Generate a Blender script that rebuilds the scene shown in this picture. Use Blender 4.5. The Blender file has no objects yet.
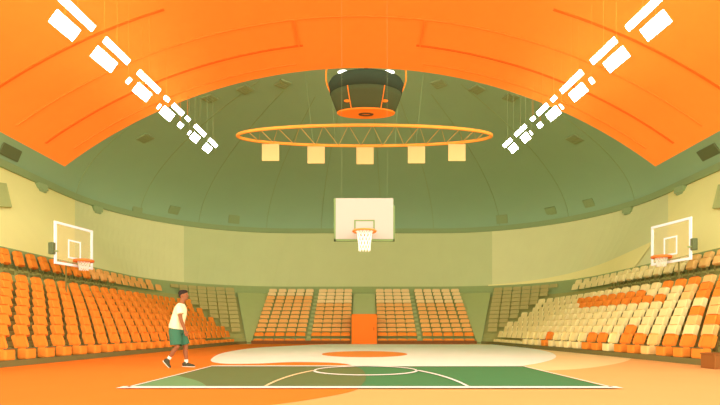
import bpy, bmesh, math, random
from mathutils import Vector, Matrix
from mathutils.bvhtree import BVHTree

random.seed(7)
SC = bpy.context.scene
COL = SC.collection
PI = math.pi

# ------------------------------------------------------------------ camera
F = 500.0; CX = 364.0; CY = 328.0; CAMZ = 0.94
cam_d = bpy.data.cameras.new('camera')
cam_d.sensor_width = 36.0
cam_d.lens = F / 720 * 36
cam_d.shift_x = (360 - CX) / 720
cam_d.shift_y = (CY - 202.5) / 720
cam = bpy.data.objects.new('camera', cam_d); COL.objects.link(cam)
cam.location = (0, 0, CAMZ); cam.rotation_euler = (PI / 2, 0, 0)
SC.camera = cam

def proj(x, y, z):
    return CX + F * x / y, CY - F * (z - CAMZ) / y
def at(px, py, Y):
    return Vector(((px - CX) * Y / F, Y, CAMZ + (CY - py) * Y / F))
def ground(px, py, z=0.0):
    Y = F * CAMZ / (py - CY)
    return Vector(((px - CX) * Y / F, Y, z))

# ------------------------------------------------------------------ materials
def lin(c):
    out = []
    for v in c:
        v /= 255.0
        out.append(v / 12.92 if v <= 0.04045 else ((v + 0.055) / 1.055) ** 2.4)
    return out
M = {}
def mat(name, rgb, rough=0.85, spec=0.1, gain=1.0, noise=0.04, scale=3.0):
    m = bpy.data.materials.new(name); m.use_nodes = True
    nt = m.node_tree; b = nt.nodes['Principled BSDF']
    base = [min(0.97, max(0.0, v * gain)) for v in lin(rgb)]
    b.inputs['Roughness'].default_value = rough
    b.inputs['Specular IOR Level'].default_value = spec
    b.inputs['Base Color'].default_value = (*base, 1)
    if noise:
        tc = nt.nodes.new('ShaderNodeTexCoord'); tx = nt.nodes.new('ShaderNodeTexNoise')
        tx.inputs['Scale'].default_value = scale; tx.inputs['Detail'].default_value = 4
        nt.links.new(tc.outputs['Object'], tx.inputs['Vector'])
        mx = nt.nodes.new('ShaderNodeMix'); mx.data_type = 'RGBA'
        nt.links.new(tx.outputs['Fac'], mx.inputs['Factor'])
        mx.inputs['A'].default_value = (*[v * (1 - noise) for v in base], 1)
        mx.inputs['B'].default_value = (*[min(1, v * (1 + noise)) for v in base], 1)
        nt.links.new(mx.outputs['Result'], b.inputs['Base Color'])
    M[name] = m
    return m
def emit(name, rgb, strength):
    m = bpy.data.materials.new(name); m.use_nodes = True
    nt = m.node_tree; b = nt.nodes['Principled BSDF']
    b.inputs['Base Color'].default_value = (*lin(rgb), 1)
    b.inputs['Emission Color'].default_value = (*lin(rgb), 1)
    b.inputs['Emission Strength'].default_value = strength
    M[name] = m

#PALETTE
mat('vault_orange', (250, 145, 50))
mat('seam_orange', (232, 106, 26), noise=0)
mat('dome_green', (150, 177, 128), scale=0.6)
mat('vent_green', (144, 156, 100), noise=0)
mat('vent_dark', (110, 118, 74), noise=0)
mat('rim_green', (148, 164, 106), noise=0)
mat('wall_lit_yellow', (255, 235, 153), scale=0.8)
mat('wall_shaded_khaki', (230, 224, 155), scale=0.8)
mat('wall_shaded_olive', (208, 210, 142), scale=0.8)
mat('wall_panel', (190, 190, 118))
mat('stand_green', (160, 172, 104))
mat('stand_olive', (172, 166, 92))
mat('stand_base', (120, 112, 60))
mat('base_brown', (136, 86, 42))
mat('aisle_green', (186, 190, 118))
mat('aisle_olive', (198, 202, 134))
mat('seat_orange', (250, 144, 48), scale=6)
mat('seat_dull', (246, 176, 92), scale=6)
mat('seat_peach', (255, 212, 140), scale=6)
mat('seat_cream', (255, 228, 150), scale=6)
mat('seat_amber', (255, 198, 112), scale=6)
mat('seat_tan', (190, 172, 100), scale=6)
mat('seat_foot', (126, 118, 58), noise=0)
mat('floor_tan', (240, 180, 102), scale=1.2)
mat('floor_lit_pale', (250, 216, 146), scale=1.2)
mat('floor_lit_cream', (255, 252, 222), scale=1.2)
mat('floor_shade_orange', (247, 134, 40), scale=1.2)
mat('circle_orange', (246, 152, 62), noise=0)
mat('court_green', (84, 138, 80))
mat('court_shade', (112, 126, 70))
mat('court_lit', (122, 160, 98))
mat('line_white', (255, 246, 222), noise=0)
mat('line_shaded', (244, 214, 150), noise=0)
mat('door_orange', (255, 130, 40), noise=0)
mat('board_cream', (172, 158, 134), noise=0)
mat('board_green', (116, 132, 74), noise=0)
mat('white_metal', (255, 252, 244), noise=0)
mat('rim_orange', (246, 132, 58), noise=0)
mat('net_white', (246, 240, 210), noise=0)
mat('truss_orange', (252, 160, 62), noise=0)
mat('truss_pale', (226, 176, 96), noise=0)
mat('panel_cream', (226, 186, 116), noise=0)
mat('score_band', (54, 62, 40), noise=0)
mat('score_body', (76, 82, 46), noise=0)
mat('score_orange', (252, 136, 40), noise=0)
mat('score_dark', (96, 70, 34), noise=0)
mat('cable', (150, 160, 104), noise=0)
mat('cable_orange', (250, 142, 46), noise=0)
mat('lamp_body', (250, 244, 228), noise=0)
mat('step_brown', (150, 94, 40))
mat('skin', (146, 92, 54), noise=0)
mat('hair', (52, 40, 28), noise=0)
mat('shirt', (247, 224, 166), noise=0)
mat('shorts', (64, 110, 76), noise=0)
mat('shoe', (74, 72, 48), noise=0)
mat('sock', (250, 234, 196), noise=0)
mat('eye_dark', (40, 30, 22), noise=0)
emit('lamp_white', (255, 253, 250), 22.0)
emit('lamp_small', (255, 253, 244), 3.0)
g = bpy.data.materials.new('glass_pane'); g.use_nodes = True
nt = g.node_tree; nt.nodes.clear()
o_ = nt.nodes.new('ShaderNodeOutputMaterial'); mx_ = nt.nodes.new('ShaderNodeMixShader')
t_ = nt.nodes.new('ShaderNodeBsdfTransparent'); d_ = nt.nodes.new('ShaderNodeBsdfPrincipled')
d_.inputs['Base Color'].default_value = (*lin((250, 226, 160)), 1); d_.inputs['Roughness'].default_value = 0.3
mx_.inputs[0].default_value = 0.18
nt.links.new(t_.outputs[0], mx_.inputs[1]); nt.links.new(d_.outputs[0], mx_.inputs[2]); nt.links.new(mx_.outputs[0], o_.inputs[0])
M['glass_pane'] = g

# ------------------------------------------------------------------ mesh helpers
def link(name, bm, m, parent=None, smooth=False, mats=None):
    me = bpy.data.meshes.new(name)
    bm.normal_update(); bm.to_mesh(me); bm.free()
    for x in (mats or [m]): me.materials.append(M[x])
    if smooth:
        for p in me.polygons: p.use_smooth = True
    o = bpy.data.objects.new(name, me); COL.objects.link(o)
    if parent: o.parent = parent
    return o
def tag(o, label=None, cat=None, group=None, kind=None):
    if label: o['label'] = label
    if cat: o['category'] = cat
    if group: o['group'] = group
    if kind: o['kind'] = kind
    return o
def struct(o): o['kind'] = 'structure'; return o
def thing(name, label, cat, loc=(0, 0, 0), rz=0.0, group=None):
    o = bpy.data.objects.new(name, None); COL.objects.link(o)
    o.empty_display_size = 0.1
    o.location = loc; o.rotation_euler = (0, 0, rz)
    return tag(o, label, cat, group)
def box(bm, x0, x1, y0, y1, z0, z1, bevel=0.0, seg=2):
    r = bmesh.ops.create_cube(bm, size=1.0)
    for v in r['verts']:
        v.co = Vector((x0 + (v.co.x + .5) * (x1 - x0), y0 + (v.co.y + .5) * (y1 - y0), z0 + (v.co.z + .5) * (z1 - z0)))
    if bevel:
        es = set()
        for v in r['verts']: es.update(v.link_edges)
        bmesh.ops.bevel(bm, geom=list(es), offset=bevel, segments=seg, affect='EDGES', profile=0.5)
def tube(bm, pts, rad, seg=8, lateral=None, cap=True, closed=False):
    """rings of ellipse radius (along 'lateral', across) swept along pts"""
    pts = [Vector(p) for p in pts]; n = len(pts)
    if not isinstance(rad, (list, tuple)): rad = [rad] * n
    rings = []; ref = None
    for i, p in enumerate(pts):
        if closed: t = pts[(i + 1) % n] - pts[i - 1]
        else: t = pts[min(i + 1, n - 1)] - pts[max(i - 1, 0)]
        t.normalize()
        if lateral is not None: a = Vector(lateral)
        elif ref is None: a = Vector((0, 0, 1)) if abs(t.z) < .9 else Vector((1, 0, 0))
        else: a = ref
        a = (a - t * a.dot(t)).normalized(); ref = a
        b = t.cross(a)
        r = rad[i]; ra, rb = r if isinstance(r, (list, tuple)) else (r, r)
        rings.append([bm.verts.new(p + a * (ra * math.cos(k * 2 * PI / seg)) + b * (rb * math.sin(k * 2 * PI / seg))) for k in range(seg)])
    m = n if closed else n - 1
    for i in range(m):
        A, B = rings[i], rings[(i + 1) % n]
        for k in range(seg):
            bm.faces.new((A[k], A[(k + 1) % seg], B[(k + 1) % seg], B[k]))
    if cap and not closed:
        bm.faces.new(rings[0][::-1]); bm.faces.new(rings[-1])
def ball(bm, c, rx, ry, rz, seg=16, rot=None):
    r = bmesh.ops.create_uvsphere(bm, u_segments=seg, v_segments=max(6, seg * 2 // 3), radius=1.0)
    for v in r['verts']:
        q = Vector((v.co.x * rx, v.co.y * ry, v.co.z * rz))
        if rot: q = rot @ q
        v.co = q + Vector(c)
def rings_loft(bm, rings, cap0=True, cap1=True):
    R = [[bm.verts.new(p) for p in ring] for ring in rings]
    n = len(R[0])
    for A, B in zip(R, R[1:]):
        for k in range(n):
            bm.faces.new((A[k], A[(k + 1) % n], B[(k + 1) % n], B[k]))
    if cap0: bm.faces.new(R[0][::-1])
    if cap1: bm.faces.new(R[-1])
def strip(bm, rows):
    R = [[bm.verts.new(p) for p in row] for row in rows]
    for A, B in zip(R, R[1:]):
        for k in range(len(A) - 1):
            bm.faces.new((A[k], A[k + 1], B[k + 1], B[k]))
    return R
def slab(bm, pts, z0, z1):
    A = [bm.verts.new((p[0], p[1], z0)) for p in pts]; B = [bm.verts.new((p[0], p[1], z1)) for p in pts]
    n = len(pts)
    bm.faces.new(B); bm.faces.new(A[::-1])
    for k in range(n): bm.faces.new((A[k], A[(k + 1) % n], B[(k + 1) % n], B[k]))
def smooth_path(pts, per=8, closed=False):
    out = []; n = len(pts); pts = [Vector(p) for p in pts]
    rng = range(n) if closed else range(n - 1)
    for i in rng:
        if closed: p0, p1, p2, p3 = pts[i - 1], pts[i], pts[(i + 1) % n], pts[(i + 2) % n]
        else: p0, p1, p2, p3 = pts[max(i - 1, 0)], pts[i], pts[i + 1], pts[min(i + 2, n - 1)]
        for k in range(per):
            t = k / per
            out.append(0.5 * ((2 * p1) + (p2 - p0) * t + (2 * p0 - 5 * p1 + 4 * p2 - p3) * t * t + (3 * p1 - p0 - 3 * p2 + p3) * t ** 3))
    if not closed: out.append(pts[-1])
    return out

# ------------------------------------------------------------------ bowl geometry
def bowl(u, hw, back, r, splay, Y0, side):
    """plan point of a rounded court-side line: u 0..1 side, 1..2 corner, 2..3 back half; side -1 left, +1 right"""
    yc = back - r
    if u <= 1: y = Y0 + (yc - Y0) * u; x = hw + splay * (yc - y)
    elif u <= 2:
        a = (u - 1) * PI / 2; x = hw - r + r * math.cos(a); y = yc + r * math.sin(a)
    else: x = (hw - r) * (3 - u); y = back
    return side * x, y
STY0 = 9.0
def row_line(t, u, side):
    return bowl(u, 7.3 + 5.6 * t, 29.4 + 5.6 * t, .8 + 7.2 * t, .075 * (1 - t), STY0, side)
NLEV = 12; RISE = 0.27; Z0 = 0.05
def lev_t(k): return k / 12.4
def lev_z(k): return Z0 + RISE * k
WALL_Z = 3.81; RIM_Z = 7.59
def wall_pt(f, u, side, Y0=12.0):
    a = bowl(u, 12.9, 35.0, 8.0, 0, Y0, side); b = bowl(u, 15.0, 35.0, 10.0, 0, Y0, side)
    return (a[0] + (b[0] - a[0]) * f, a[1] + (b[1] - a[1]) * f, WALL_Z + (RIM_Z - WALL_Z) * f)
def u_range(u0, u1, n): return [u0 + (u1 - u0) * i / n for i in range(n + 1)]

# ------------------------------------------------------------------ floor, court paint, painted light and shade
bm = bmesh.new(); slab(bm, [(-20, -5), (20, -5), (20, 36), (-20, 36)], -0.2, 0.0)
struct(link('floor', bm, 'floor_tan'))
def paint(name, pts, m, z):
    bm = bmesh.new()
    f = bm.faces.new([bm.verts.new((p[0], p[1], z)) for p in pts])
    if f.normal.z < 0: f.normal_flip()
    bm.normal_update()
    if bm.faces[:][0].normal.z < 0: bm.faces[:][0].normal_flip()
    r = bmesh.ops.extrude_face_region(bm, geom=bm.faces[:])
    bmesh.ops.translate(bm, vec=(0, 0, -0.003), verts=[v for v in r['geom'] if isinstance(v, bmesh.types.BMVert)])
    bmesh.ops.triangulate(bm, faces=bm.faces[:])
    bmesh.ops.recalc_face_normals(bm, faces=bm.faces[:])
    return struct(link(name, bm, m))
G = lambda px, py: ground(px, py).to_2d()
# brightly lit part of the floor, its light painted in as cream
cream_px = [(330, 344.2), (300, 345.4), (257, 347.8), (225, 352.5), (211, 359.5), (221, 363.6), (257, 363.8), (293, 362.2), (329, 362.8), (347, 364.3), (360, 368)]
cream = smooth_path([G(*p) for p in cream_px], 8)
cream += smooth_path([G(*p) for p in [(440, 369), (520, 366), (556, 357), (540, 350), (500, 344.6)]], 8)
paint('floor_painted_light', cream, 'floor_lit_cream', 0.004)
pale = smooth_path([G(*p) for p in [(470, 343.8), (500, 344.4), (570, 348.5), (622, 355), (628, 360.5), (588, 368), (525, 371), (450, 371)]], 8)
paint('floor_painted_light_edge', pale, 'floor_lit_pale', 0.002)  # weaker step of the painted light, between cream and tan
# floor shadow painted in orange: left side, a notch for the cream tip and a big circle end
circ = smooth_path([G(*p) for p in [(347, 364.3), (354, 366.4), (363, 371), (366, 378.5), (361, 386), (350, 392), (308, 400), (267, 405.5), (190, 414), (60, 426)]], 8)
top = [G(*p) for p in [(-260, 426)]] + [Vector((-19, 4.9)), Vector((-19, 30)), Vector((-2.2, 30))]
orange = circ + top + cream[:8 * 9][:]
paint('floor_painted_shade', orange, 'floor_shade_orange', 0.006)
# orange centre disc
paint('centre_disc', [(0.02 + 1.54 * math.cos(a * PI / 24), 18.1 + 2.1 * math.sin(a * PI / 24)) for a in range(48)], 'circle_orange', 0.008)
# green court
CX0, CX1, CY0, CY1 = -3.68, 3.86, 7.78, 12.14
paint('court_green_paint', [(CX0, CY0), (CX1, CY0), (CX1, CY1), (CX0, CY1)], 'court_green', 0.010)
def clip(poly):
    def cut(poly, ins, inter):
        out = []
        for i, p in enumerate(poly):
            q = poly[i - 1]
            if ins(p):
                if not ins(q): out.append(inter(q, p))
                out.append(p)
            elif ins(q): out.append(inter(q, p))
        return out
    def ix(c): return lambda a, b: Vector((c, a[1] + (b[1] - a[1]) * (c - a[0]) / (b[0] - a[0])))
    def iy(c): return lambda a, b: Vector((a[0] + (b[0] - a[0]) * (c - a[1]) / (b[1] - a[1]), c))
    poly = cut(poly, lambda p: p[0] >= CX0, ix(CX0)); poly = cut(poly, lambda p: p[0] <= CX1, ix(CX1))
    poly = cut(poly, lambda p: p[1] >= CY0, iy(CY0)); poly = cut(poly, lambda p: p[1] <= CY1, iy(CY1))
    return poly
paint('court_painted_shade', clip(orange), 'court_shade', 0.014)  # the painted floor shadow carried on across the green court
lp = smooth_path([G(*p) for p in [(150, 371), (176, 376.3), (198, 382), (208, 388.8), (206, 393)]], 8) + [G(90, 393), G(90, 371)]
paint('court_painted_light', clip(lp), 'court_lit', 0.018)  # corner patch outside the shadow, its light painted as paler green
def line(name, pts, w, m='line_white', z=0.022):
    """a painted stripe of width w (x,y widths) along pts"""
    bm = bmesh.new(); n = len(pts); L, R = [], []
    for i, p in enumerate(pts):
        t = Vector(pts[min(i + 1, n - 1)]) - Vector(pts[max(i - 1, 0)])
        t = t.to_2d().normalized(); nn = Vector((-t.y, t.x))
        ww = w if not isinstance(w, tuple) else w[0] * abs(nn.x) + w[1] * abs(nn.y)
        L.append((p[0] + nn.x * ww / 2, p[1] + nn.y * ww / 2, z)); R.append((p[0] - nn.x * ww / 2, p[1] - nn.y * ww / 2, z))
    strip(bm, [L, R])
    for f in bm.faces:
        f.normal_update()
        if f.normal.z < 0: f.normal_flip()
    return struct(link(name, bm, m))
line('court_line_front', [(CX0 - .12, CY0), (CX1 + .12, CY0)], .24)
line('court_line_back', [(CX0 - .05, CY1), (CX1 + .05, CY1)], .24)
line('court_line_left', [(CX0, CY0), (CX0, CY1)], .045)
line('court_line_right', [(CX1, CY0), (CX1, CY1)], .045)
W = (.035, .16)
line('key_circle', [(0.03 + 1.11 * math.cos(a * PI / 32), 10.92 + 1.13 * math.sin(a * PI / 32)) for a in range(65)], W, 'line_white')
for s in (-1, 1):
    line('key_arc', [(0.04 + s * 1.6 * math.cos(a), 7.9 + 4.15 * math.sin(a)) for a in [i * .8 / 20 for i in range(21)]], (.05, .16), 'line_shaded' if s < 0 else 'line_white')  # left arc gets a darker tone to match the painted shade

# ------------------------------------------------------------------ grandstands
def stand_mesh(u0, u1, side, n, end_caps=(False, False), levels=NLEV):
    bm = bmesh.new(); us = u_range(u0, u1, n)
    prof = []                                         # (t, z, index of material)
    prof.append((lev_t(0), 0.0)); 
    for k in range(levels):
        prof.append((lev_t(k), lev_z(k)))
        prof.append((lev_t(k + 1) if k < levels - 1 else .985, lev_z(k)))
    prof.append((.985, WALL_Z + .02)); prof.append((.992, WALL_Z + .02)); prof.append((.992, 0.0))
    rows = [[(*row_line(t, u, side), z) for u in us] for t, z in prof]
    R = strip(bm, rows)
    for f in bm.faces: f.material_index = 1 if min(v.co.z for v in f.verts) >= lev_z(NLEV - 1) - .01 else 0
    for idx, on in ((0, end_caps[0]), (-1, end_caps[1])):
        if on: bm.faces.new([r[idx] for r in R])
    bmesh.ops.recalc_face_normals(bm, faces=bm.faces[:])
    return bm
def base_board(u0, u1, side, n, m, parent, z1=.16, off=.0):
    bm = bmesh.new(); us = u_range(u0, u1, n)
    rows = []
    for dt, z in ((-.006, 0), (-.006, z1), (.004, z1)):
        rows.append([(*row_line(dt, u, side), z) for u in us])
    strip(bm, rows); bmesh.ops.recalc_face_normals(bm, faces=bm.faces[:])
    return link('kick_board', bm, m, parent)
def deg_u(a): return 1 + a / 90.0
U_SIDE_END = deg_u(26); U_CORNER_END = deg_u(62)
stands = {}
for side, word in ((-1, 'left'), (1, 'right')):
    st = link('grandstand', stand_mesh(0, U_SIDE_END, side, 26, (True, False)), None, mats=['stand_olive', 'stand_green'])
    tag(st, f'olive green stepped grandstand along the {word} side of the court', 'grandstand')
    base_board(0, U_SIDE_END, side, 26, 'stand_base', st)
    co = link('grandstand', stand_mesh(U_SIDE_END, U_CORNER_END, side, 14), None, mats=['stand_olive', 'stand_green'])
    tag(co, f'small curved corner grandstand with drab seats at the back {word}', 'grandstand')
    base_board(U_SIDE_END, U_CORNER_END, side, 14, 'stand_base', co)
# back stand: both halves and the two corner aisles as one object
bm = bmesh.new()
prof = [(lev_t(0), 0.0)]
for k in range(NLEV):
    prof.append((lev_t(k), lev_z(k))); prof.append((lev_t(k + 1) if k < NLEV - 1 else .985, lev_z(k)))
prof += [(.985, WALL_Z + .02), (.992, WALL_Z + .02), (.992, 0.0)]
ul = u_range(U_CORNER_END, 2.0, 8) + u_range(2.0, 3.0, 6)[1:]
rows = []
for t, z in prof:
    L = [(*row_line(t, u, -1), z) for u in ul]; Rr = [(*row_line(t, u, 1), z) for u in ul][::-1][1:]
    rows.append(L + Rr)
strip(bm, rows); bmesh.ops.recalc_face_normals(bm, faces=bm.faces[:])
back = link('grandstand', bm, 'stand_green')
tag(back, 'straight stepped grandstand at the far end of the court, around the orange doorway', 'grandstand')
def back_y(x, t):
    hw = 7.3 + 5.6 * t; r = .8 + 7.2 * t; bk = 29.4 + 5.6 * t
    dx = abs(x) - (hw - r)
    return bk if dx <= 0 else bk - r + math.sqrt(max(0, r * r - dx * dx))
for xa, xb in ((-6.62, -.78), (.78, 6.62)):
    bm = bmesh.new(); xs = u_range(xa, xb, 8)
    strip(bm, [[(x, back_y(x, 0) - .03, z) for x in xs] for z in (0, .2)] + [[(x, back_y(x, 0) + .02, .2) for x in xs]])
    bmesh.ops.recalc_face_normals(bm, faces=bm.faces[:])
    tag(link('kick_board', bm, 'base_brown', back), 'brown kick board')
# corner ramps (the flat green aisles)
for side in (-1, 1):
    bm = bmesh.new(); rows = []
    for i in range(13):
        t = i / 12.4; z = lev_z(i) + .06
        a = Vector(row_line(t, U_CORNER_END, side)); xb = side * 6.62
        b = Vector((xb, back_y(xb, t)))
        if i == 0: b = Vector((side * 6.62, back_y(6.62, 0)))
        rows.append([(*(a.lerp(b, q / 4)), z) for q in range(5)])
    strip(bm, rows)
    tag(link('aisle_ramp', bm, 'aisle_green', back), 'smooth green aisle ramp')
# centre aisle above the doorway
DZ = 1.76; DX0, DX1 = -.73, .76
bm = bmesh.new(); rows = []
for i in range(0, 13):
    t = i / 12.4; z = max(lev_z(i) + .05, 0)
    if z < DZ - .1: continue
    rows.append([(DX0, 29.4 + 5.6 * t, z), (DX1, 29.4 + 5.6 * t, z)])
strip(bm, rows); tag(link('aisle_ramp', bm, 'aisle_olive', back), 'smooth olive aisle above the doorway')
# two narrow stair strips
for s in (-1, 1):
    bm = bmesh.new()
    for k in range(NLEV):
        y0 = back_y(3.3, lev_t(k)); box(bm, s * 3.3 - .12, s * 3.3 + .12, y0 + .02, y0 + .44, lev_z(k), lev_z(k) + .13)
    link('stair_flight', bm, 'aisle_green', back)
# doorway
bm = bmesh.new(); box(bm, DX0 + .03, DX1 - .03, 29.30, 29.36, 0, DZ - .05)
d = struct(link('door_1', bm, 'door_orange'))
bm = bmesh.new()
box(bm, DX0, DX0 + .06, 29.27, 32.2, 0, DZ); box(bm, DX1 - .06, DX1, 29.27, 32.2, 0, DZ); box(bm, DX0, DX1, 29.27, 32.2, DZ - .06, DZ)
link('door_frame', bm, 'door_orange', d)
bm = bmesh.new(); box(bm, .55, .60, 29.25, 29.30, .8, .98, .01); link('door_handle', bm, 'seam_orange', d)

# ------------------------------------------------------------------ walls
def u_for_px(px, side, f=.5):
    lo, hi = 0.0, 3.0
    for _ in range(60):
        m = (lo + hi) / 2; x, y, z = wall_pt(f, m, side)
        v = proj(x, y, z)[0]
        if (v < px) == (side < 0): lo = m
        else: hi = m
    return lo
FS = (0, .25, .5, .75, 1)
def wall(name, parts, m):
    """parts: list of (side, from, to, steps); a bound is a run value 0..3 or ('px', column of an upright tone edge)"""
    bm = bmesh.new(); cols = []
    for side, a, b, n in parts:
        ends = [[(u_for_px(q[1], side, f) if isinstance(q, tuple) else q) for f in FS] for q in (a, b)]
        for i in range(n + 1):
            k = i / n
            ins = [Vector(wall_pt(f, ends[0][j] + (ends[1][j] - ends[0][j]) * k, side)) for j, f in enumerate(FS)]
            v = Vector((ins[2].x, ins[2].y - 20, 0)).normalized() * .15
            cols.append(ins + [p + v for p in ins[::-1]])
    rings_loft(bm, cols)
    bmesh.ops.remove_doubles(bm, verts=bm.verts[:], dist=1e-4)
    bmesh.ops.recalc_face_normals(bm, faces=bm.faces[:])
    return struct(link(name, bm, m))
uR = u_for_px(668, 1); uR2 = u_for_px(492, 1)
JL, JL2, JR, JR2 = ('px', 75), ('px', 184), ('px', 668), ('px', 492)  # columns where the wall's painted light and shade meet
wall('wall_left', [(-1, 0, JL, 24)], 'wall_lit_yellow')
wall('wall_back_left', [(-1, JL, JL2, 20)], 'wall_shaded_khaki')
wall('wall_back', [(-1, JL2, 3.0, 20), (1, 3.0, JR2, 20)], 'wall_shaded_olive')
wall('wall_back_right', [(1, JR2, JR, 24)], 'wall_shaded_khaki')
wall('wall_right', [(1, 0, JR, 24)], 'wall_lit_yellow')
# lit strip painted yellow, widening along the foot of the right wall
bm = bmesh.new(); A, B, Cc = [], [], []
for i, u in enumerate(u_range(uR2 - .02, uR, 30)):
    f = i / 30
    h = .02 + .30 * f ** 1.6
    def inw(p, d=.09): 
        v = Vector((0, 20)) - Vector((p[0], p[1])); v.normalize(); return (p[0] + v.x * d, p[1] + v.y * d, p[2])
    A.append(inw(wall_pt(0, u, 1))); B.append(inw(wall_pt(h, u, 1))); Cc.append(wall_pt(h, u, 1))
strip(bm, [A, B, Cc]); bmesh.ops.recalc_face_normals(bm, faces=bm.faces[:])
struct(link('wall_painted_light_strip', bm, 'wall_lit_yellow'))
# rim: a dark green ledge where the dome starts
def rim_band(name, side_us, z0, z1, inset, m):
    bm = bmesh.new(); cols = []
    for side, us in side_us:
        for u in us:
            x, y, z = wall_pt(1, u, side)
            v = (Vector((0, 20)) - Vector((x, y))).normalized() * inset
            cols.append([(x, y, z0), (x + v.x, y + v.y, z0), (x + v.x, y + v.y, z1), (x, y, z1)])
    strip(bm, cols); bmesh.ops.recalc_face_normals(bm, faces=bm.faces[:])
    return struct(link(name, bm, m))
full = [(-1, u_range(0, 3, 60)), (1, u_range(0, 3, 60)[::-1])]
rim_band('trim_2', full, RIM_Z - .02, RIM_Z + .3, .12, 'rim_green')
# ------------------------------------------------------------------ dome ceiling
DOME_H = 4.6
bm = bmesh.new(); rows = []
for j in range(19):
    ph = j / 18 * PI / 2; c = max(0.0, math.cos(ph)) if j < 18 else 0.0; z = RIM_Z + DOME_H * math.sin(ph)
    L = [bowl(u, 15 * c, 18 + 17 * c, 10 * c, 0, 12.0, -1) for u in u_range(0, 3, 48)]
    Rr = [bowl(u, 15 * c, 18 + 17 * c, 10 * c, 0, 12.0, 1) for u in u_range(0, 3, 48)][::-1][1:]
    rows.append([(x, y, z) for x, y in L + Rr])
strip(bm, rows)
bmesh.ops.remove_doubles(bm, verts=bm.verts[:], dist=1e-3)
bmesh.ops.recalc_face_normals(bm, faces=bm.faces[:])
dome_tree = BVHTree.FromBMesh(bm)
ceiling = struct(link('ceiling', bm, 'dome_green', smooth=True))
CAM = Vector((0, 0, CAMZ))
def dome_hit(px, py):
    d = (at(px, py, 1.0) - CAM).normalized()
    h = dome_tree.ray_cast(CAM + d * 5, d)
    n = h[1]
    if n.dot(d) > 0: n = -n
    return h[0], n
# faint radial seams on the dome
for a_ in (-62, -48, -36, -22, -10, 4, 16, 30, 44, 58):
    bm = bmesh.new(); pts = []
    for j in range(0, 15):
        ph = j / 18 * PI / 2; c = math.cos(ph); z = RIM_Z + DOME_H * math.sin(ph)
        a = math.radians(a_); 
        d = Vector((math.sin(a), math.cos(a), 0)); o = Vector((0, 18, z))
        h = dome_tree.ray_cast(o, d)
        if h[0]: pts.append(h[0] - d * .01)
    if len(pts) > 3:
        tube(bm, pts, .018, 5)
        s_ = link('ceiling_seam', bm, 'rim_green'); s_.parent = ceiling
# vents
def plate(name, px, py, w, h, m, label, th=.06):
    p, n = dome_hit(px, py)
    up = Vector((0, 0, 1)); xx = up.cross(n).normalized(); yy = n.cross(xx).normalized()
    t = thing(name, label, 'vent', p, 0, 'ceiling vents')
    t.rotation_euler = Matrix((xx, yy, n)).transposed().to_euler()
    bm = bmesh.new(); box(bm, -w / 2, w / 2, -h / 2, h / 2, -.02, th, .02); link('cover', bm, m, t)
    bm = bmesh.new()
    for k in range(4):
        y = -h / 2 + h * (k + .75) / 4.5; box(bm, -w * .42, w * .42, y, y + .03, th, th + .015)
    link('louvre', bm, m, t)
    return t
VW = [(210, 98, 'upper left arc, outermost near the light row'), (245, 89, 'upper left arc, second from the scoreboard'), (283, 83.5, 'upper left arc, next to the scoreboard'),
      (439, 83.5, 'upper right arc, next to the scoreboard'), (477, 89, 'upper right arc, second from the scoreboard'), (511, 97, 'upper right arc, outermost near the light row'),
      (145, 138, 'dome, left of the left light row'), (575, 139, 'dome, right of the right light row')]
for px, py, w in VW:
    p, n = dome_hit(px, py); d = p.y
    plate('ceiling_vent', px, py, 12.5 * d / F, 11 * d / F * 1.2, 'vent_green', f'dull green vent on the {w}')
for px, py, w in [(137, 211, 'above the left hoop, lower rim'), (174, 210, 'lower left rim of the dome, second'), (234, 219, 'lower rim, left of the main backboard'),
                  (502, 219, 'lower rim, right of the main backboard'), (551, 211, 'lower right rim of the dome, second'), (589, 203, 'lower rim, nearest the right hoop')]:
    p, n = dome_hit(px, py); d = p.y
    plate('ceiling_vent', px, py, 11 * d / F, 9 * d / F, 'rim_green', f'faint green vent on the {w}')
plate('ceiling_vent', 10, 152, 1.1, .5, 'vent_dark', 'dark slot vent at the dome edge above the left wall')
plate('ceiling_vent', 709, 152, 1.1, .5, 'vent_dark', 'dark slot vent at the dome edge above the right wall')
# brackets under the rim
for px, side, w in ((38, -1, 'left wall, nearer the left edge'), (95, -1, 'left wall, farther along'), (630, 1, 'right wall, farther along'), (684, 1, 'right wall, nearer the right edge')):
    u = u_for_px(px, side, 1.0); x, y, z = wall_pt(1, u, side)
    v = (Vector((0, 20)) - Vector((x, y))).normalized()
    t = thing('rim_bracket', f'green bracket block under the dome rim on the {w}', 'bracket', (x + v.x * .16, y + v.y * .16, RIM_Z - .33), math.atan2(v.y, v.x) - PI / 2, 'rim brackets')
    bm = bmesh.new(); box(bm, -.26, .26, -.1, .16, .02, .30, .02); link('block', bm, 'rim_green', t)
    bm = bmesh.new(); box(bm, -.19, .19, -.08, .13, -.08, .03, .02); link('foot', bm, 'rim_green', t)
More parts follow.
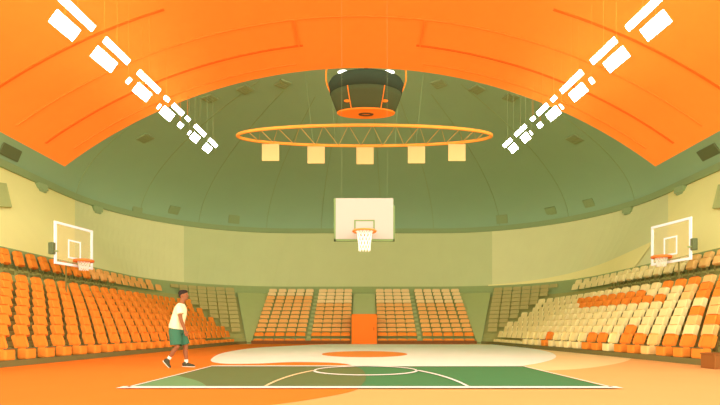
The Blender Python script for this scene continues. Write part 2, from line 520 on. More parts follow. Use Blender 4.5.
# wall hatches
for px, py, side, w in ((-7, 201, -1, 'left'), (731, 201, 1, 'right')):
    u = u_for_px(px, side, .6)
    a = Vector(wall_pt(.42, u, side)); b = Vector(wall_pt(.74, u, side)); c = (a + b) / 2
    du = (Vector(wall_pt(.6, u + .01, side)) - Vector(wall_pt(.6, u, side))).normalized(); up = (b - a).normalized(); n = du.cross(up).normalized()
    if n.dot(CAM - c) < 0: n = -n
    xx = up.cross(n).normalized()
    t = thing('wall_hatch', f'square olive hatch panel high on the yellow {w} wall', 'panel', c + n * .07, 0, 'wall hatches')
    t.rotation_euler = Matrix((xx, up, n)).transposed().to_euler()
    rake = .75 * (1 if du.dot(xx) > 0 else -1)
    def raked(bm):
        for v in bm.verts: v.co.x += rake * v.co.y
        return bm
    bm = bmesh.new(); box(bm, -.75, .75, -.5, .5, 0, .05, .02); link('panel', raked(bm), 'wall_panel', t)
    bm = bmesh.new()
    for q in ((-.78, .78, .48, .54), (-.78, .78, -.54, -.48), (-.78, -.72, -.54, .54), (.72, .78, -.54, .54)): box(bm, *q, 0, .06)
    link('frame', raked(bm), 'wall_panel', t)

# ------------------------------------------------------------------ orange vault
VR = 14.76; VZ = 8.74 - VR; VHALF = 8.86; VY0, VY1 = 7.5, 15.0; VXC = -.12
va = math.asin(VHALF / VR)
def vpt(a, Y, r=0.0): return (VXC + (VR + r) * math.sin(a), Y, VZ + (VR + r) * math.cos(a))
bm = bmesh.new(); N = 64
ring = lambda Y: [vpt(-va + 2 * va * i / N, Y) for i in range(N + 1)] + [vpt(va - 2 * va * i / N, Y, .22) for i in range(N + 1)]
rings_loft(bm, [ring(VY0), ring(VY1)])
bmesh.ops.recalc_face_normals(bm, faces=bm.faces[:])
vault = tag(link('canopy', bm, 'vault_orange'), 'broad orange vaulted canopy hanging over the front of the court', 'canopy')
def seam(Y, a0, a1, w, h=.02, m='seam_orange'):
    bm = bmesh.new(); n = 40; rows = []
    for Yk, r in ((Y - w / 2, 0), (Y - w / 2, -h), (Y + w / 2, -h), (Y + w / 2, 0)):
        rows.append([vpt(a0 + (a1 - a0) * i / n, Yk, r) for i in range(n + 1)])
    strip(bm, rows); bmesh.ops.recalc_face_normals(bm, faces=bm.faces[:])
    link('seam_strip', bm, m, vault)
mat('seam_faint', (246, 132, 42), noise=0)
for s in (-1, 1):
    seam(13.65, s * .62, s * .105, .07)
    seam(11.2, s * .60, s * .30, .06)
    seam(14.55, s * .60, s * .125, .045, m='seam_faint')
    # short lengthwise joint
    bm = bmesh.new(); a = s * .112
    for Yk in (12.5,): box(bm, VXC + VR * math.sin(a) - .02, VXC + VR * math.sin(a) + .02, 12.5, 13.65, VZ + VR * math.cos(a) - .03, VZ + VR * math.cos(a) + .01)
    link('seam_strip', bm, 'seam_faint', vault)
seam(12.5, -.62, .62, .05, m='seam_faint')

# ------------------------------------------------------------------ light rows
def light_row(side):
    word = 'left' if side < 0 else 'right'
    mir = lambda px: px if side < 0 else 720 - px + 0.5
    rows = {
        'inner': (at(mir(78), 14, 8.2), at(mir(213), 143, 17.0), [(58, 95), (102.5, 130), (136.5, 160.5), (163, 170), (171.5, 184), (184.5, 190.5), (193.5, 206), (208, 217.5)], .12, mir),
        'outer': (at(mir(64), 25, 8.2), at(mir(207), 148, 17.0), [(48, 80), (90, 117), (124, 133), (132, 151.5), (156.5, 161), (159, 174.5), (176, 184.5), (187.5, 191), (189.5, 200), (202, 212)], .235, mir)}
    n = 0
    for rk, (P0, P1, spans, wid, mir) in rows.items():
        D = P1 - P0
        def solve(px):
            # point of the 3D row line that projects to column px
            k = (px - CX) / F
            t = (k * P0.y - P0.x) / (D.x - k * D.y)
            return P0 + D * t
        dirn = D.normalized(); lat = Vector((dirn.y, -dirn.x, 0)).normalized(); nrm = dirn.cross(lat).normalized()
        if nrm.z > 0: nrm = -nrm
        lat = dirn.cross(nrm)
        out = Vector((side, 0, 0)); out = (out - dirn * out.dot(dirn)).normalized(); dn = -nrm if nrm.z > 0 else nrm
        th = math.radians(50); lat = (out * math.cos(th) + dn * math.sin(th)).normalized(); nrm = dirn.cross(lat)
        if nrm.z > 0: nrm = -nrm
        lat = nrm.cross(dirn) * -1
        for i, (xa, xb) in enumerate(spans):
            a, b = solve(mir(xa)), solve(mir(xb)); sh = min(.36, wid * F / ((a.y + b.y) / 2) * .30 / abs(xb - xa)); a, b = a.lerp(b, sh), b.lerp(a, sh); c = (a + b) / 2; L = (b - a).length
            small = (xb - xa) < 9.5 and i not in (0, len(spans) - 1)
            w = wid * (.55 if small and rk == 'outer' else .8 if small else 1)
            ordw = ['first', 'second', 'third', 'fourth', 'fifth', 'sixth', 'seventh', 'eighth', 'ninth', 'tenth'][i]
            t = thing('ceiling_light', f"white {'small square' if small else 'narrow' if rk == 'inner' else 'broad'} ceiling light, {ordw} from the near end of {rk} {word} row", 'light', c, 0, f'{word} ceiling lights')
            t.rotation_euler = Matrix((dirn, (-nrm).cross(dirn), -nrm)).transposed().to_euler()
            bm = bmesh.new(); box(bm, -L / 2, L / 2, -w / 2, w / 2, -.012, 0, .004); link('diffuser', bm, 'lamp_white', t)
            bm = bmesh.new(); box(bm, -L / 2 + .02, L / 2 - .02, -w / 2 + .02, w / 2 - .02, 0, .015); link('housing', bm, 'lamp_body', t)
            # suspension rod up to the canopy or dome
            if c.y < 14.95: zt = VZ + math.sqrt(VR ** 2 - (c.x - VXC) ** 2); mm = 'cable_orange'
            else:
                h = dome_tree.ray_cast(c, Vector((0, 0, 1))); zt = h[0].z; mm = 'cable'
            bm = bmesh.new(); inv = t.rotation_euler.to_matrix().transposed()
            tube(bm, [inv @ Vector((0, 0, .04)), inv @ Vector((0, 0, zt - c.z))], .003, 5); link('rod', bm, mm, t)
light_row(-1); light_row(1)

# ------------------------------------------------------------------ scoreboard
SY = 16.6; sc = at(366, 84, SY)
sb = thing('scoreboard', 'dark green oval hanging scoreboard with orange base under the canopy edge', 'scoreboard', (sc.x, SY, 0))
def ell(z, rx, ry, n=40): return [(rx * math.cos(2 * PI * i / n), ry * math.sin(2 * PI * i / n), z) for i in range(n)]
zt, zb = sc.z + .02, at(366, 113, SY).z
def lerp(a, b, t): return a + (b - a) * t
bm = bmesh.new()
z1 = lerp(zt, zb, .40)
rings_loft(bm, [ell(zt + .10, .95, .70), ell(zt + .05, 1.18, .86), ell(zt - .06, 1.245, .90), ell(z1, 1.19, .80)]); link('top_band', bm, 'score_band', sb, True)
bm = bmesh.new()
def body_r(t): return (lerp(1.185, .96, t ** 1.15), lerp(.795, .40, t ** 1.1))
rings_loft(bm, [ell(lerp(z1, zb, t), *body_r(t)) for t in (0, .25, .5, .75, 1)], True, True); link('body', bm, 'score_body', sb, True)
bm = bmesh.new(); rings_loft(bm, [ell(zb + .01, .965, .41), ell(zb - .03, .95, .40), ell(zb - .035, .9, .37)]); link('base_disc', bm, 'score_orange', sb)
bm = bmesh.new()
tube(bm, [(.22 * math.cos(a * PI / 16), .085 * math.sin(a * PI / 16), zb - .045) for a in range(32)], (.03), 6, closed=True); link('centre_ring', bm, 'score_dark', sb, True)
for s in (-1, 1):
    ang = -PI / 2 + s * .52
    bm = bmesh.new(); pts = []
    for i in range(9):
        t = i / 8; rx, ry = body_r(t); pts.append((1.005 * rx * math.cos(ang), 1.005 * ry * math.sin(ang), lerp(z1, zb, t)))
    tube(bm, pts, .016, 6); link('seam_strip', bm, 'score_orange', sb)
    rx, ry = body_r(.66); a2 = -PI / 2 + s * .62
    bm = bmesh.new(); ball(bm, (1.01 * rx * math.cos(a2), 1.01 * ry * math.sin(a2), lerp(z1, zb, .66)), .10, .05, .045); link('indicator_lamp', bm, 'score_orange', sb, True)
    # side loop
    bm = bmesh.new()
    lp_ = smooth_path([(s * 1.18, 0, zt - .3), (s * 1.30, -.1, zt - .02), (s * 1.30, -.2, zt + .32), (s * 1.12, -.3, zt + .52), (s * .7, -.3, zt + .60)], 6)
    tube(bm, lp_, .026, 8); link('hanger_loop', bm, 'score_orange', sb, True)
    bm = bmesh.new(); ball(bm, (s * .72, -.60, zt + .06), .19, .10, .06); link('top_lamp', bm, 'lamp_small', sb, True)
bm = bmesh.new(); h = dome_tree.ray_cast(Vector((sc.x, SY, zt)), Vector((0, 0, 1)))
tube(bm, [(0, 0, zt), (0, 0, h[0].z)], .06, 8); link('mast', bm, 'score_band', sb)

# ------------------------------------------------------------------ elliptical truss with banners
TY = 20.0; tc = at(364.5, 136, TY)
RA = 127 / F * TY; tilt = (0.32, 0.40)      # minor axis: depth, drop
tr = thing('lighting_truss', 'long thin orange elliptical truss with zigzag bracing hung over court', 'truss', tc)
def tp(a, k=1.0):
    s = math.sin(a)
    return Vector((RA * k * math.cos(a), .92 * s * k, -.06 * k * s))
N = 72
bm = bmesh.new(); tube(bm, [tp(i * 2 * PI / N) for i in range(N)], (.065), 8, closed=True); link('ring', bm, 'truss_orange', tr, True)
bm = bmesh.new()
zx = [-.90, -.85, -.80, -.74, -.66, -.575, -.49, -.40, -.31, -.215, -.12, -.03, .06, .15, .235, .325, .415, .50, .58, .66, .73, .79, .845, .89, .93]
pts = []
for i, x in enumerate(zx):
    a = math.acos(x); pts.append(tp(a if i % 2 else -a))
tube(bm, pts, .022, 6); link('bracing', bm, 'truss_pale', tr)
for k, x in enumerate((-.42, -.24, .25, .42)):
    a = math.acos(x); p = tp(a) + tc; q = Vector((0, 0, 1)); h = dome_tree.ray_cast(p, Vector((x * .3, .25, 1)).normalized())
    bm = bmesh.new(); tube(bm, [p - tc, h[0] - tc], .008, 5); link('cable', bm, 'rim_green', tr)
ords = ['leftmost', 'second from left', 'middle', 'second from right', 'rightmost']
for i, px in enumerate((271.5, 316, 365, 416.5, 456)):
    a = math.acos(max(-1, min(1, (px - 364.5) / 127 * 1.04))); p = tp(a) + tc
    zt_ = p.z - .06; d = p.y
    y0 = CY - F * (zt_ - CAMZ) / d
    w = 17.2 * d / F; hh = 17 * d / F
    t = thing('banner', f'blank cream banner hanging from the orange truss, {ords[i]} of the five', 'banner', (p.x, p.y, zt_), 0, 'truss banners')
    bm = bmesh.new(); box(bm, -w / 2, w / 2, -.02, .02, -hh, 0, .008); link('sheet', bm, 'panel_cream', t)
    bm = bmesh.new()
    for s in (-.3, .3): tube(bm, [(s * w, 0, -.02), (s * w, 0, .03)], .012, 6)
    link('hook', bm, 'truss_orange', t)

# ------------------------------------------------------------------ hoops
def frame_bm(w, h, t, th, y0):
    bm = bmesh.new()
    box(bm, -w / 2, w / 2, y0, y0 + th, h / 2 - t, h / 2); box(bm, -w / 2, w / 2, y0, y0 + th, -h / 2, -h / 2 + t)
    box(bm, -w / 2, -w / 2 + t, y0, y0 + th, -h / 2 + t, h / 2 - t); box(bm, w / 2 - t, w / 2, y0, y0 + th, -h / 2 + t, h / 2 - t)
    return bm
def offset_bm(bm, dx, dz):
    for v in bm.verts: v.co.x += dx; v.co.z += dz
    return bm
def rim_parts(t, r, y, z, rr, net_h, net_m='net_white', wire=.008):
    bm = bmesh.new()
    tube(bm, [(r * math.cos(a * PI / 18), y + r * math.sin(a * PI / 18), z) for a in range(36)], rr, 8, closed=True)
    rim = link('rim', bm, 'rim_orange', t, True)
    bm = bmesh.new(); box(bm, -.09, .09, y + r - .01, -.0, z - .05, z + .02, .01); link('bracket', bm, 'rim_orange', rim)
    bm = bmesh.new(); n = 12
    def nr(f): return lerp(r * .70, r * .50, min(1, f * 1.25) ** .7)
    for k in range(n):
        for s in (-1, 1):
            tube(bm, [(nr(f) * math.cos(2 * PI * (k + s * f * 2.5) / n), y + nr(f) * math.sin(2 * PI * (k + s * f * 2.5) / n), z - f * net_h) for f in [i / 10 for i in range(11)]], wire, 4)
    link('net', bm, net_m, t)
# centre hoop
hp = thing('basketball_hoop', 'solid cream basketball backboard with olive edging hanging over middle of the court', 'hoop', (.01, 11.0, 3.335))
bm = bmesh.new(); box(bm, -.63, .63, -.02, .02, -.44, .455); link('backboard', bm, 'board_cream', hp)
bm = bmesh.new(); box(bm, -.67, -.63, -.015, .03, -.49, .46); box(bm, .63, .665, -.015, .03, -.49, .3); box(bm, -.67, .665, -.015, .03, -.49, -.44); box(bm, -.64, .64, .02, .05, -.46, .45); link('edging', bm, 'board_green', hp)
bm = offset_bm(frame_bm(.45, .30, .03, .006, -.027), 0, -.17); link('target_square', bm, 'board_green', hp)
rim_parts(hp, .24, -.36, -.335, .022, .42, wire=.009)
bm = bmesh.new()
for s in (-1, 1):
    xx = hp.location.x + s * .5
    zt2 = VZ + math.sqrt(VR ** 2 - (xx - VXC) ** 2)
    tube(bm, [(s * .5, .03, .44), (s * .5, .03, zt2 - 3.335)], .0013, 5)
link('suspension_wire', bm, 'cable', hp)
# side hoops
for s in (-1, 1):
    word = 'left' if s < 0 else 'right'
    if s < 0: near = at(54.5, 241, 17.0); far = at(92.5, 252, 18.75)
    else: near = at(691.5, 236.5, 17.0); far = at(651.5, 246, 18.75)
    c = (near + far) / 2; zc = 3.86 if s < 0 else 4.0
    v = (far - near).to_2d(); ang = math.atan2(v.y, v.x)
    if s > 0: ang = math.atan2(-v.y, -v.x)
    # local x runs along the board, local -y faces the court
    w = v.length
    h = thing('basketball_hoop', f'transparent white-framed basketball backboard on a post in the {word} stand', 'hoop', (c.x, c.y, zc), ang)
    H = 1.46
    link('frame', frame_bm(w, H, .085, .05, -.02), 'white_metal', h)
    bm = bmesh.new(); box(bm, -w / 2 + .07, w / 2 - .07, .0, .012, -H / 2 + .07, H / 2 - .07); link('glass_panel', bm, 'glass_pane', h)
    link('target_square', offset_bm(frame_bm(.60, .66, .055, .01, -.012), 0, -.13), 'white_metal', h)
    rim_parts(h, .29, -.38, -.53, .05, .34, wire=.010)
    # post down to the terrace behind the board
    px_ = Vector((c.x, c.y)) + Vector((s * .3, 0))
    t_loc = (abs(px_.x) - 7.3) / 5.6; k = int(t_loc * 12.4); zt3 = lev_z(k)
    inv = Matrix.Rotation(-ang, 3, 'Z')
    b0 = inv @ Vector((s * .3, 0, zt3 - zc)); b1 = inv @ Vector((s * .3, 0, -H / 2 + .10)); b2 = inv @ Vector((s * .04, 0, -H / 2 + .10))
    bm = bmesh.new(); tube(bm, [b0, b1], .025, 8); tube(bm, [b1, b2], .025, 8); link('post', bm, 'seat_foot', h)
    bm = bmesh.new(); p = inv @ Vector((s * .2, -.93, 0)); box(bm, p.x - .07, p.x + .07, p.y - .06, p.y + .12, -.42, -.02, .02); link('control_box', bm, 'vent_dark', h)
    bm = bmesh.new(); tube(bm, [inv @ Vector((s * .2, -.93, -.3)), inv @ Vector((s * .06, -.84, -.3))], .03, 6); link('box_arm', bm, 'stand_green', h)

# ------------------------------------------------------------------ seats
def seat_parts(folded):
    """bmeshes in seat space: origin at the tread edge, +y away from the court"""
    pan = bmesh.new()
    if folded:                                        # tip-up pan resting against the backrest
        box(pan, -.215, .215, -.085, -.03, .03, .33, .025, 2)
        bmesh.ops.transform(pan, matrix=Matrix.Translation((0, .27, .375)) @ Matrix.Rotation(math.radians(-18), 4, 'X'), verts=pan.verts[:])
    else: box(pan, -.205, .205, -.0, .29, .10, .385, .05, 2)
    bk = bmesh.new(); box(bk, -.235, .235, -.025, .025, 0, .36, .08, 3)
    bmesh.ops.transform(bk, matrix=Matrix.Translation((0, .27, .375)) @ Matrix.Rotation(math.radians(-18), 4, 'X'), verts=bk.verts[:])
    ft = bmesh.new(); box(ft, -.15, .15, .08, .28, 0, .15)
    for s_ in (-.17, .17): box(ft, s_ - .025, s_ + .025, .275, .30, .20, .42)
    tr_ = bmesh.new(); box(tr_, -.225, .225, -.02, .05, .37, .395, .008, 1)
    return pan, bk, ft, tr_
def seat_mesh_data(bm, name, m):
    me = bpy.data.meshes.new(name); bm.normal_update(); bm.to_mesh(me); bm.free(); me.materials.append(M[m]); return me
PART = {}
for m in ('seat_orange', 'seat_cream', 'seat_amber', 'seat_dull', 'seat_peach', 'seat_tan'):
    p, b, f, t = seat_parts(False)
    up_pan = seat_parts(True)[0]
    PART[m] = (seat_mesh_data(p, 'seat_pan', m), seat_mesh_data(b, 'backrest', m), seat_mesh_data(f, 'pedestal', 'seat_foot'), seat_mesh_data(t, 'seat_lip', 'stand_base'), seat_mesh_data(up_pan, 'seat_pan', m))
def low_seat(bm_out, mat4, mi, wide, row=0, b0=.40, b1=.64):
    for (x0, x1, y0, y1, z0, z1, sh) in ((-.235, .235, .05, .30, .12, .26, 0), (-.235, .235, .28, .33, b0, b1, .05 if b1 < .66 else .10)):
        if row > 0 and sh == 0: continue
        x0 *= wide; x1 *= wide; c = .06
        zs = [(z0, x0, x1), (z1 - c, x0, x1), (z1, x0 + c, x1 - c)]
        rows = []
        for z, xa, xb in zs:
            dy = sh * (z - z0) / (z1 - z0)
            rows.append([bm_out.verts.new(mat4 @ Vector(q)) for q in ((xa, y0 + dy, z), (xb, y0 + dy, z), (xb, y1 + dy, z), (xa, y1 + dy, z))])
        fs = [bm_out.faces.new(rows[-1])]
        for A, B in zip(rows, rows[1:]):
            for k in range(4): fs.append(bm_out.faces.new((A[k], A[(k + 1) % 4], B[(k + 1) % 4], B[k])))
        for f in fs: f.material_index = mi
seats = []     # dict(pos, rz, mat, wide, row, block, px)
ROWS = ['front', 'second', 'third', 'fourth', 'fifth', 'sixth', 'seventh', 'eighth', 'ninth', 'walkway', 'lower upper-tier', 'top upper-tier']
def add_seat(x, y, z, nx, ny, m, wide, row, block):
    rz = math.atan2(ny, nx) - PI / 2           # local +y = outward
    px, py = proj(x, y, z + .5)
    if px < -150 or px > 870: return
    seats.append(dict(p=(x, y, z), rz=rz, m=m, wide=wide, row=row, block=block, px=px, d=y))
def curve_len(t, side, u0, u1, n=400):
    pts = []; L = [0]
    for i in range(n + 1):
        u = u0 + (u1 - u0) * i / n; pts.append(Vector(row_line(t, u, side)))
        if i: L.append(L[-1] + (pts[-1] - pts[-2]).length)
    return pts, L
def walk(pts, L, s):
    import bisect
    i = min(max(bisect.bisect_left(L, s), 1), len(L) - 1)
    f = (s - L[i - 1]) / (L[i] - L[i - 1]); p = pts[i - 1].lerp(pts[i], f); t = (pts[i] - pts[i - 1]).normalized()
    return p, t
PITCH = .70
rr = random.Random(3)
for side, block in ((-1, 'left'), (1, 'right')):
    for k in list(range(8)) + [10, 11]:
        t = lev_t(k); pts, L = curve_len(t, side, 0, U_SIDE_END)
        s_end = L[-1] - .3 if k < 8 else L[-1] - 1.2
        s = .3 + (k * (.50 if side < 0 else .38)) % PITCH
        while s < s_end:
            p, tg = walk(pts, L, s)
            n = Vector((-tg.y, tg.x));
            if n.x * side < 0: n = -n
            px, py = proj(p.x, p.y, lev_z(k) + .5)
            if side < 0:
                m = 'seat_orange'
                if k >= 10 and px > 95: m = 'seat_dull'
            else:
                if k >= 10: m = 'seat_cream' if px < 676 else 'seat_amber'
                elif px > 686 - (k == 0) * 60 + rr.uniform(-14, 6): m = 'seat_orange' if rr.random() < .8 else 'seat_amber'
                elif k in (5, 6) and 572 < px < 655 and not (k == 6 and px > 640): m = 'seat_orange'
                elif k == 7 and px > 658: m = 'seat_orange'
                elif k <= 1 and px > 540: m = 'seat_orange' if rr.random() < (.5 if k == 0 else .15) else 'seat_cream'
                elif px > 660: m = 'seat_amber' if rr.random() < .5 else 'seat_cream'
                else: m = 'seat_cream'
            if not (side > 0 and k == 0 and px > 705):
                add_seat(p.x, p.y, lev_z(k), n.x, n.y, m, .80 if side < 0 else .92, k, block)
            s += PITCH
    # corner block
    for k in range(12):
        t = lev_t(k); pts, L = curve_len(t, side, U_SIDE_END, U_CORNER_END)
        n_s = int((L[-1] - .55) / .62) + 1 if L[-1] > .55 else 0
        for i in range(n_s):
            p, tg = walk(pts, L, L[-1] - .45 - i * .62); n = Vector((-tg.y, tg.x))
            if n.x * side < 0: n = -n
            add_seat(p.x, p.y, lev_z(k), n.x, n.y, 'seat_tan', 1.27, k, 'corner')
    # back block
    for k in range(12):
        t = lev_t(k)
        xs = [3.45 + .62 * (i + .5) for i in range(5)] + [.80 + .585 * (i + .5) for i in range(4)]
        for i, x in enumerate(xs):
            x *= side; y = back_y(x, t); y2 = back_y(x + .05, t)
            m = 'seat_dull' if k < 8 else 'seat_peach'
            if k == 0: m = 'seat_orange'
            if k in (8, 9) and side < 0 and abs(x) > 3.4: m = 'seat_dull'
            add_seat(x, y, lev_z(k), -(y2 - y) / .05, 1, m, 1.16, k, 'back')
seats.sort(key=lambda q: q['d'])
inside = [q for q in seats if q['block'] in ('left', 'right') and -4 < q['px'] < 724]
indiv = inside[:300]
ids = set(id(q) for q in indiv)
ORD = ['first', 'second', 'third', 'fourth', 'fifth', 'sixth', 'seventh', 'eighth', 'ninth', 'tenth', 'eleventh', 'twelfth', 'thirteenth', 'fourteenth', 'fifteenth', 'sixteenth', 'seventeenth', 'eighteenth', 'nineteenth', 'twentieth', 'twenty-first', 'twenty-second', 'twenty-third', 'twenty-fourth', 'twenty-fifth', 'twenty-sixth', 'twenty-seventh', 'twenty-eighth', 'twenty-ninth', 'thirtieth']
CNAME = {'seat_orange': 'orange', 'seat_cream': 'cream', 'seat_amber': 'pale amber', 'seat_dull': 'dull orange', 'seat_peach': 'peach', 'seat_tan': 'tan'}
count = {}; first_data = {}
for q in indiv:
    key = (q['block'], q['row']); i = count.get(key, 0); count[key] = i + 1
    r = q['row']
    rowname = {10: 'lower upper-tier row', 11: 'top upper-tier row', 0: 'front row'}.get(r, ROWS[r] + ' row')
    lab = f"{CNAME[q['m']]} seat in {rowname} of the {q['block']} stand, {ORD[min(i, 29)]} from the {q['block']} edge"
    t = thing('stadium_seat', lab, 'seat', q['p'], q['rz'], f"{q['block']} stand seats")
    t.scale = (q['wide'], 1, 1)
    pan, bk, ft, lp2, up_pan = PART[q['m']]
    if r > 0: pan = up_pan
    for nm, me in (('seat_pan', pan), ('backrest', bk), ('pedestal', ft), ('seat_lip', lp2)):
        if nm == 'seat_lip' and r > 0: continue
        o = bpy.data.objects.new(nm, me); COL.objects.link(o); o.parent = t
bm = bmesh.new(); mats = ['seat_orange', 'seat_cream', 'seat_amber', 'seat_dull', 'seat_peach', 'seat_tan']
for q in seats:
    if id(q) in ids: continue
    m4 = Matrix.Translation(q['p']) @ Matrix.Rotation(q['rz'], 4, 'Z')
    low_seat(bm, m4, mats.index(q['m']), q['wide'] * (1.22 if q['block'] in ('left', 'right') else 1), q['row'], *((.375, .72) if q['block'] in ('left', 'right') else (.415, .632)))
tag(link('distant_seats', bm, None, mats=mats), 'small orange, peach, tan and cream seats filling the far ends of the stands', 'seats', kind='stuff')
# brown step block at the near end of the right stand
p = ground(716, 366); 
t = thing('step_box', 'brown step box on the floor at the near end of the right stand', 'step', (8.17, 11.62, 0), .04)
bm = bmesh.new(); box(bm, -.19, .19, -.23, .23, 0, .32, .015); link('box', bm, 'step_brown', t)
bm = bmesh.new(); box(bm, -.2, .2, -.24, .24, .32, .36, .01); link('tread', bm, 'step_brown', t)

# ------------------------------------------------------------------ player
def remeshed(name, bm, voxel, m, parent, smooth_it=4):
    o = link(name, bm, m, parent, True)
    a = o.modifiers.new('r', 'REMESH'); a.mode = 'VOXEL'; a.voxel_size = voxel; a.use_smooth_shade = True
    b = o.modifiers.new('s', 'SMOOTH'); b.iterations = smooth_it; b.factor = .5
    dg = bpy.context.evaluated_depsgraph_get(); me = bpy.data.meshes.new_from_object(o.evaluated_get(dg))
    o.modifiers.clear(); old = o.data; o.data = me
    if not me.materials: me.materials.append(M[m])
    for p in me.polygons: p.use_smooth = True
    bpy.data.meshes.remove(old)
    return o
PF = ground(178.2, 367.7)
pl = thing('person', 'person in a cream t-shirt and green shorts walking along left side of court', 'person', (PF.x, PF.y, .008), math.radians(4))
LAT = (0, 1, 0)
b = bmesh.new()
# torso, neck
tube(b, [(-.03, 0, .86), (-.035, 0, .95), (-.01, 0, 1.08), (.03, 0, 1.26), (.05, 0, 1.40), (.06, 0, 1.48)], [(.145, .10), (.155, .115), (.135, .10), (.165, .115), (.175, .10), (.09, .07)], 16, LAT)
tube(b, [(.055, 0, 1.42), (.085, 0, 1.52), (.115, 0, 1.63)], [.075, .055, .055], 12, LAT)
# head: skull, jaw, nose, brow, lips, ears
ball(b, (.125, 0, 1.725), .098, .076, .108, 20)
ball(b, (.150, 0, 1.655), .068, .058, .075, 16)
tube(b, [(.205, 0, 1.722), (.232, 0, 1.690), (.238, 0, 1.682), (.205, 0, 1.672)], [.010, .014, .016, .012], 8, LAT)
ball(b, (.198, 0, 1.742), .022, .050, .012, 10)
ball(b, (.212, 0, 1.648), .012, .024, .007, 10); ball(b, (.210, 0, 1.636), .012, .022, .007, 10)
ball(b, (.203, 0, 1.610), .018, .022, .016, 10)
for s in (-1, 1): ball(b, (.118, s * .078, 1.70), .020, .010, .032, 10)
# arms
def arm(sh, el, wr, s, curl):
    sh, el, wr = Vector(sh), Vector(el), Vector(wr)
    tube(b, [sh, sh.lerp(el, .35), el, el.lerp(wr, .3), wr], [.058, .052, .040, .042, .028], 12)
    d = (wr - el).normalized(); lat = Vector((0, s, 0)); fwd = lat.cross(d) * s
    if fwd.x < 0: fwd = -fwd
    palm = wr + d * .05
    tube(b, [wr - d * .01, wr + d * .03, wr + d * .085], [(.018, .027), (.018, .040), (.016, .041)], 10, LAT)
    for i, (off, ln) in enumerate(((.030, .070), (.010, .078), (-.011, .072), (-.031, .056))):
        a0 = wr + d * .08 + fwd * off
        inn = Vector((0, -s, 0))
        p1 = a0 + d * ln * .45 + inn * .004; p2 = p1 + (d * .8 + inn * curl).normalized() * ln * .33; p3 = p2 + (d * .55 + inn * curl * 1.6).normalized() * ln * .27
        tube(b, [a0 - d * .03, p1, p2, p3], [.0095, .0092, .0085, .007], 8)
    a0 = wr + d * .03 + fwd * .03
    tube(b, [a0 - fwd * .015, a0 + d * .025 + fwd * .022, a0 + d * .055 + fwd * .028 - lat * .01], [.013, .0115, .009], 8)
arm((.055, -.185, 1.41), (.135, -.225, 1.11), (.215, -.205, .875), -1, .35)
arm((.055, .185, 1.41), (-.01, .225, 1.12), (.06, .215, .885), 1, .35)
# legs
def leg(hip, knee, ank, heel, toe, y):
    hip, knee, ank = Vector(hip), Vector(knee), Vector(ank)
    c = knee.lerp(ank, .35)
    tube(b, [hip, hip.lerp(knee, .4), knee, c + Vector((-.015, 0, 0)), knee.lerp(ank, .75), ank], [.092, .078, .056, .055, .040, .036], 14)
    heel, toe = Vector(heel), Vector(toe)
    tube(b, [heel, heel.lerp(toe, .4), toe], [(.032, .03), (.040, .028), (.036, .018)], 10, LAT)
    tube(b, [ank, heel.lerp(toe, .2)], [.034, .036], 10)
leg((-.04, -.09, .92), (.005, -.095, .49), (-.185, -.095, .215), (-.255, -.095, .155), (-.175, -.095, .05), -1)
leg((-.02, .09, .92), (.15, .095, .49), (.160, .095, .125), (.125, .095, .055), (.30, .095, .04), 1)
body = remeshed('body', b, .007, 'skin', pl, 3)
# shirt
b = bmesh.new()
tube(b, [(-.045, 0, .915), (-.03, 0, 1.0), (-.005, 0, 1.12), (.04, 0, 1.28), (.06, 0, 1.40), (.07, 0, 1.475), (.078, 0, 1.515)],
     [(.205, .175), (.20, .17), (.195, .158), (.20, .155), (.195, .135), (.12, .10), (.072, .066)], 24, LAT)
tube(b, [(.055, -.13, 1.43), (.075, -.20, 1.38), (.118, -.232, 1.255)], [(.075, .075), (.082, .08), (.078, .085)], 14)
tube(b, [(.055, .13, 1.43), (.05, .20, 1.38), (.03, .232, 1.26)], [(.075, .075), (.082, .08), (.078, .085)], 14)
remeshed('t_shirt', b, .010, 'shirt', pl, 4)
# shorts
b = bmesh.new()
tube(b, [(-.04, 0, .975), (-.04, 0, .90), (-.03, 0, .80)], [(.185, .150), (.195, .165), (.19, .165)], 20, LAT)
tube(b, [(-.05, -.085, .88), (-.035, -.095, .72), (-.02, -.10, .535)], [(.105, .15), (.11, .14), (.115, .135)], 16, LAT)
tube(b, [(0, .085, .88), (.06, .095, .72), (.125, .10, .53)], [(.105, .14), (.11, .13), (.112, .12)], 16, LAT)
remeshed('shorts', b, .010, 'shorts', pl, 3)
# hair: short cap fuller at the top front
b = bmesh.new()
ball(b, (.108, 0, 1.755), .106, .082, .086, 20); ball(b, (.15, 0, 1.798), .075, .062, .040, 16); ball(b, (.055, 0, 1.715), .045, .066, .075, 16)
hair = remeshed('hair', b, .008, 'hair', pl, 2)
for s in (-1, 1):
    b = bmesh.new(); ball(b, (.204, s * .030, 1.722), .010, .013, .008, 8); link('eye', b, 'eye_dark', body, True)
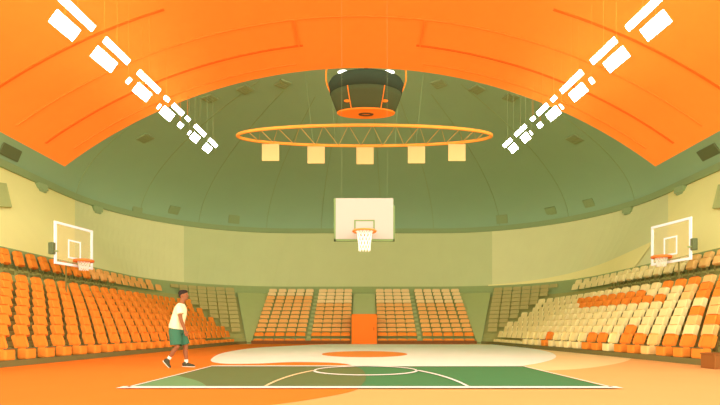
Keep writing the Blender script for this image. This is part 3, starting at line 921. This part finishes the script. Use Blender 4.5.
# socks and shoes
for nm, ank, kn, heel, toe in (('near', (-.185, -.095, .215), (.005, -.095, .49), (-.275, -.095, .155), (-.165, -.095, .03)), ('far', (.160, .095, .125), (.15, .095, .49), (.105, .095, .045), (.325, .095, .035))):
    ank, kn, heel, toe = map(Vector, (ank, kn, heel, toe)); u = (kn - ank).normalized()
    b = bmesh.new(); tube(b, [ank - u * .05, ank, ank + u * .055], [.044, .045, .046], 14); link('sock', b, 'sock', pl, True)
    f = (toe - heel).normalized(); up = Vector((0, 1, 0)).cross(f); up = up if up.z > 0 else -up
    b = bmesh.new()
    tube(b, [heel - f * .035 + up * .012, heel + up * .022, heel + f * .07 + up * .028, heel.lerp(toe, .55) + up * .012, toe - f * .01, toe + f * .035 - up * .006],
         [(.030, .032), (.043, .052), (.045, .055), (.050, .040), (.048, .030), (.028, .018)], 14, LAT)
    tube(b, [heel + f * .03 + up * .03, ank + u * .0], [(.048, .05), (.046, .048)], 12)
    sh = remeshed('shoe', b, .008, 'shoe', pl, 2)
    b = bmesh.new()
    tube(b, [heel - f * .04 - up * .028, heel + f * .02 - up * .03, heel.lerp(toe, .5) - up * .03, toe + f * .02 - up * .028, toe + f * .042 - up * .024], [(.03, .008), (.044, .010), (.050, .010), (.046, .009), (.026, .007)], 12, LAT)
    link('sole', b, 'sock', sh, True)

# ------------------------------------------------------------------ light
w = bpy.data.worlds.new('world'); SC.world = w; w.use_nodes = True
bg = w.node_tree.nodes['Background']; bg.inputs['Color'].default_value = (.97, 1.0, 1.0, 1); bg.inputs['Strength'].default_value = 1.2
def fill_sun(name, elev, azim, strength, angle, col=(1, .97, .90)):
    l = bpy.data.lights.new(name, 'SUN'); l.energy = strength; l.angle = math.radians(angle); l.color = col
    o = bpy.data.objects.new(name, l); COL.objects.link(o)
    d = Vector((math.sin(math.radians(azim)) * math.cos(math.radians(elev)), math.cos(math.radians(azim)) * math.cos(math.radians(elev)), -math.sin(math.radians(elev))))
    o.rotation_euler = d.to_track_quat('-Z', 'Y').to_euler()
fill_sun('fill_sun', 1, -6, 2.6, 60, (1, 1, .98))  # wide low fill from behind the camera, added to brighten the far end
fill_sun('fill_sun_from_left', 2, 55, 3.7, 50, (1, 1, .98))  # added fill to brighten the right wall and stand
fill_sun('fill_sun_from_right', 2, -55, 3.7, 50, (1, 1, .98))  # added fill to brighten the left wall and stand

SC.view_settings.view_transform = 'Standard'; SC.view_settings.look = 'None'
SC.view_settings.gamma = 1.0; SC.view_settings.use_curve_mapping = False
SC.view_settings.exposure = 0.0
SC.cycles.use_denoising = True
SC.cycles.max_bounces = 8; SC.cycles.diffuse_bounces = 5
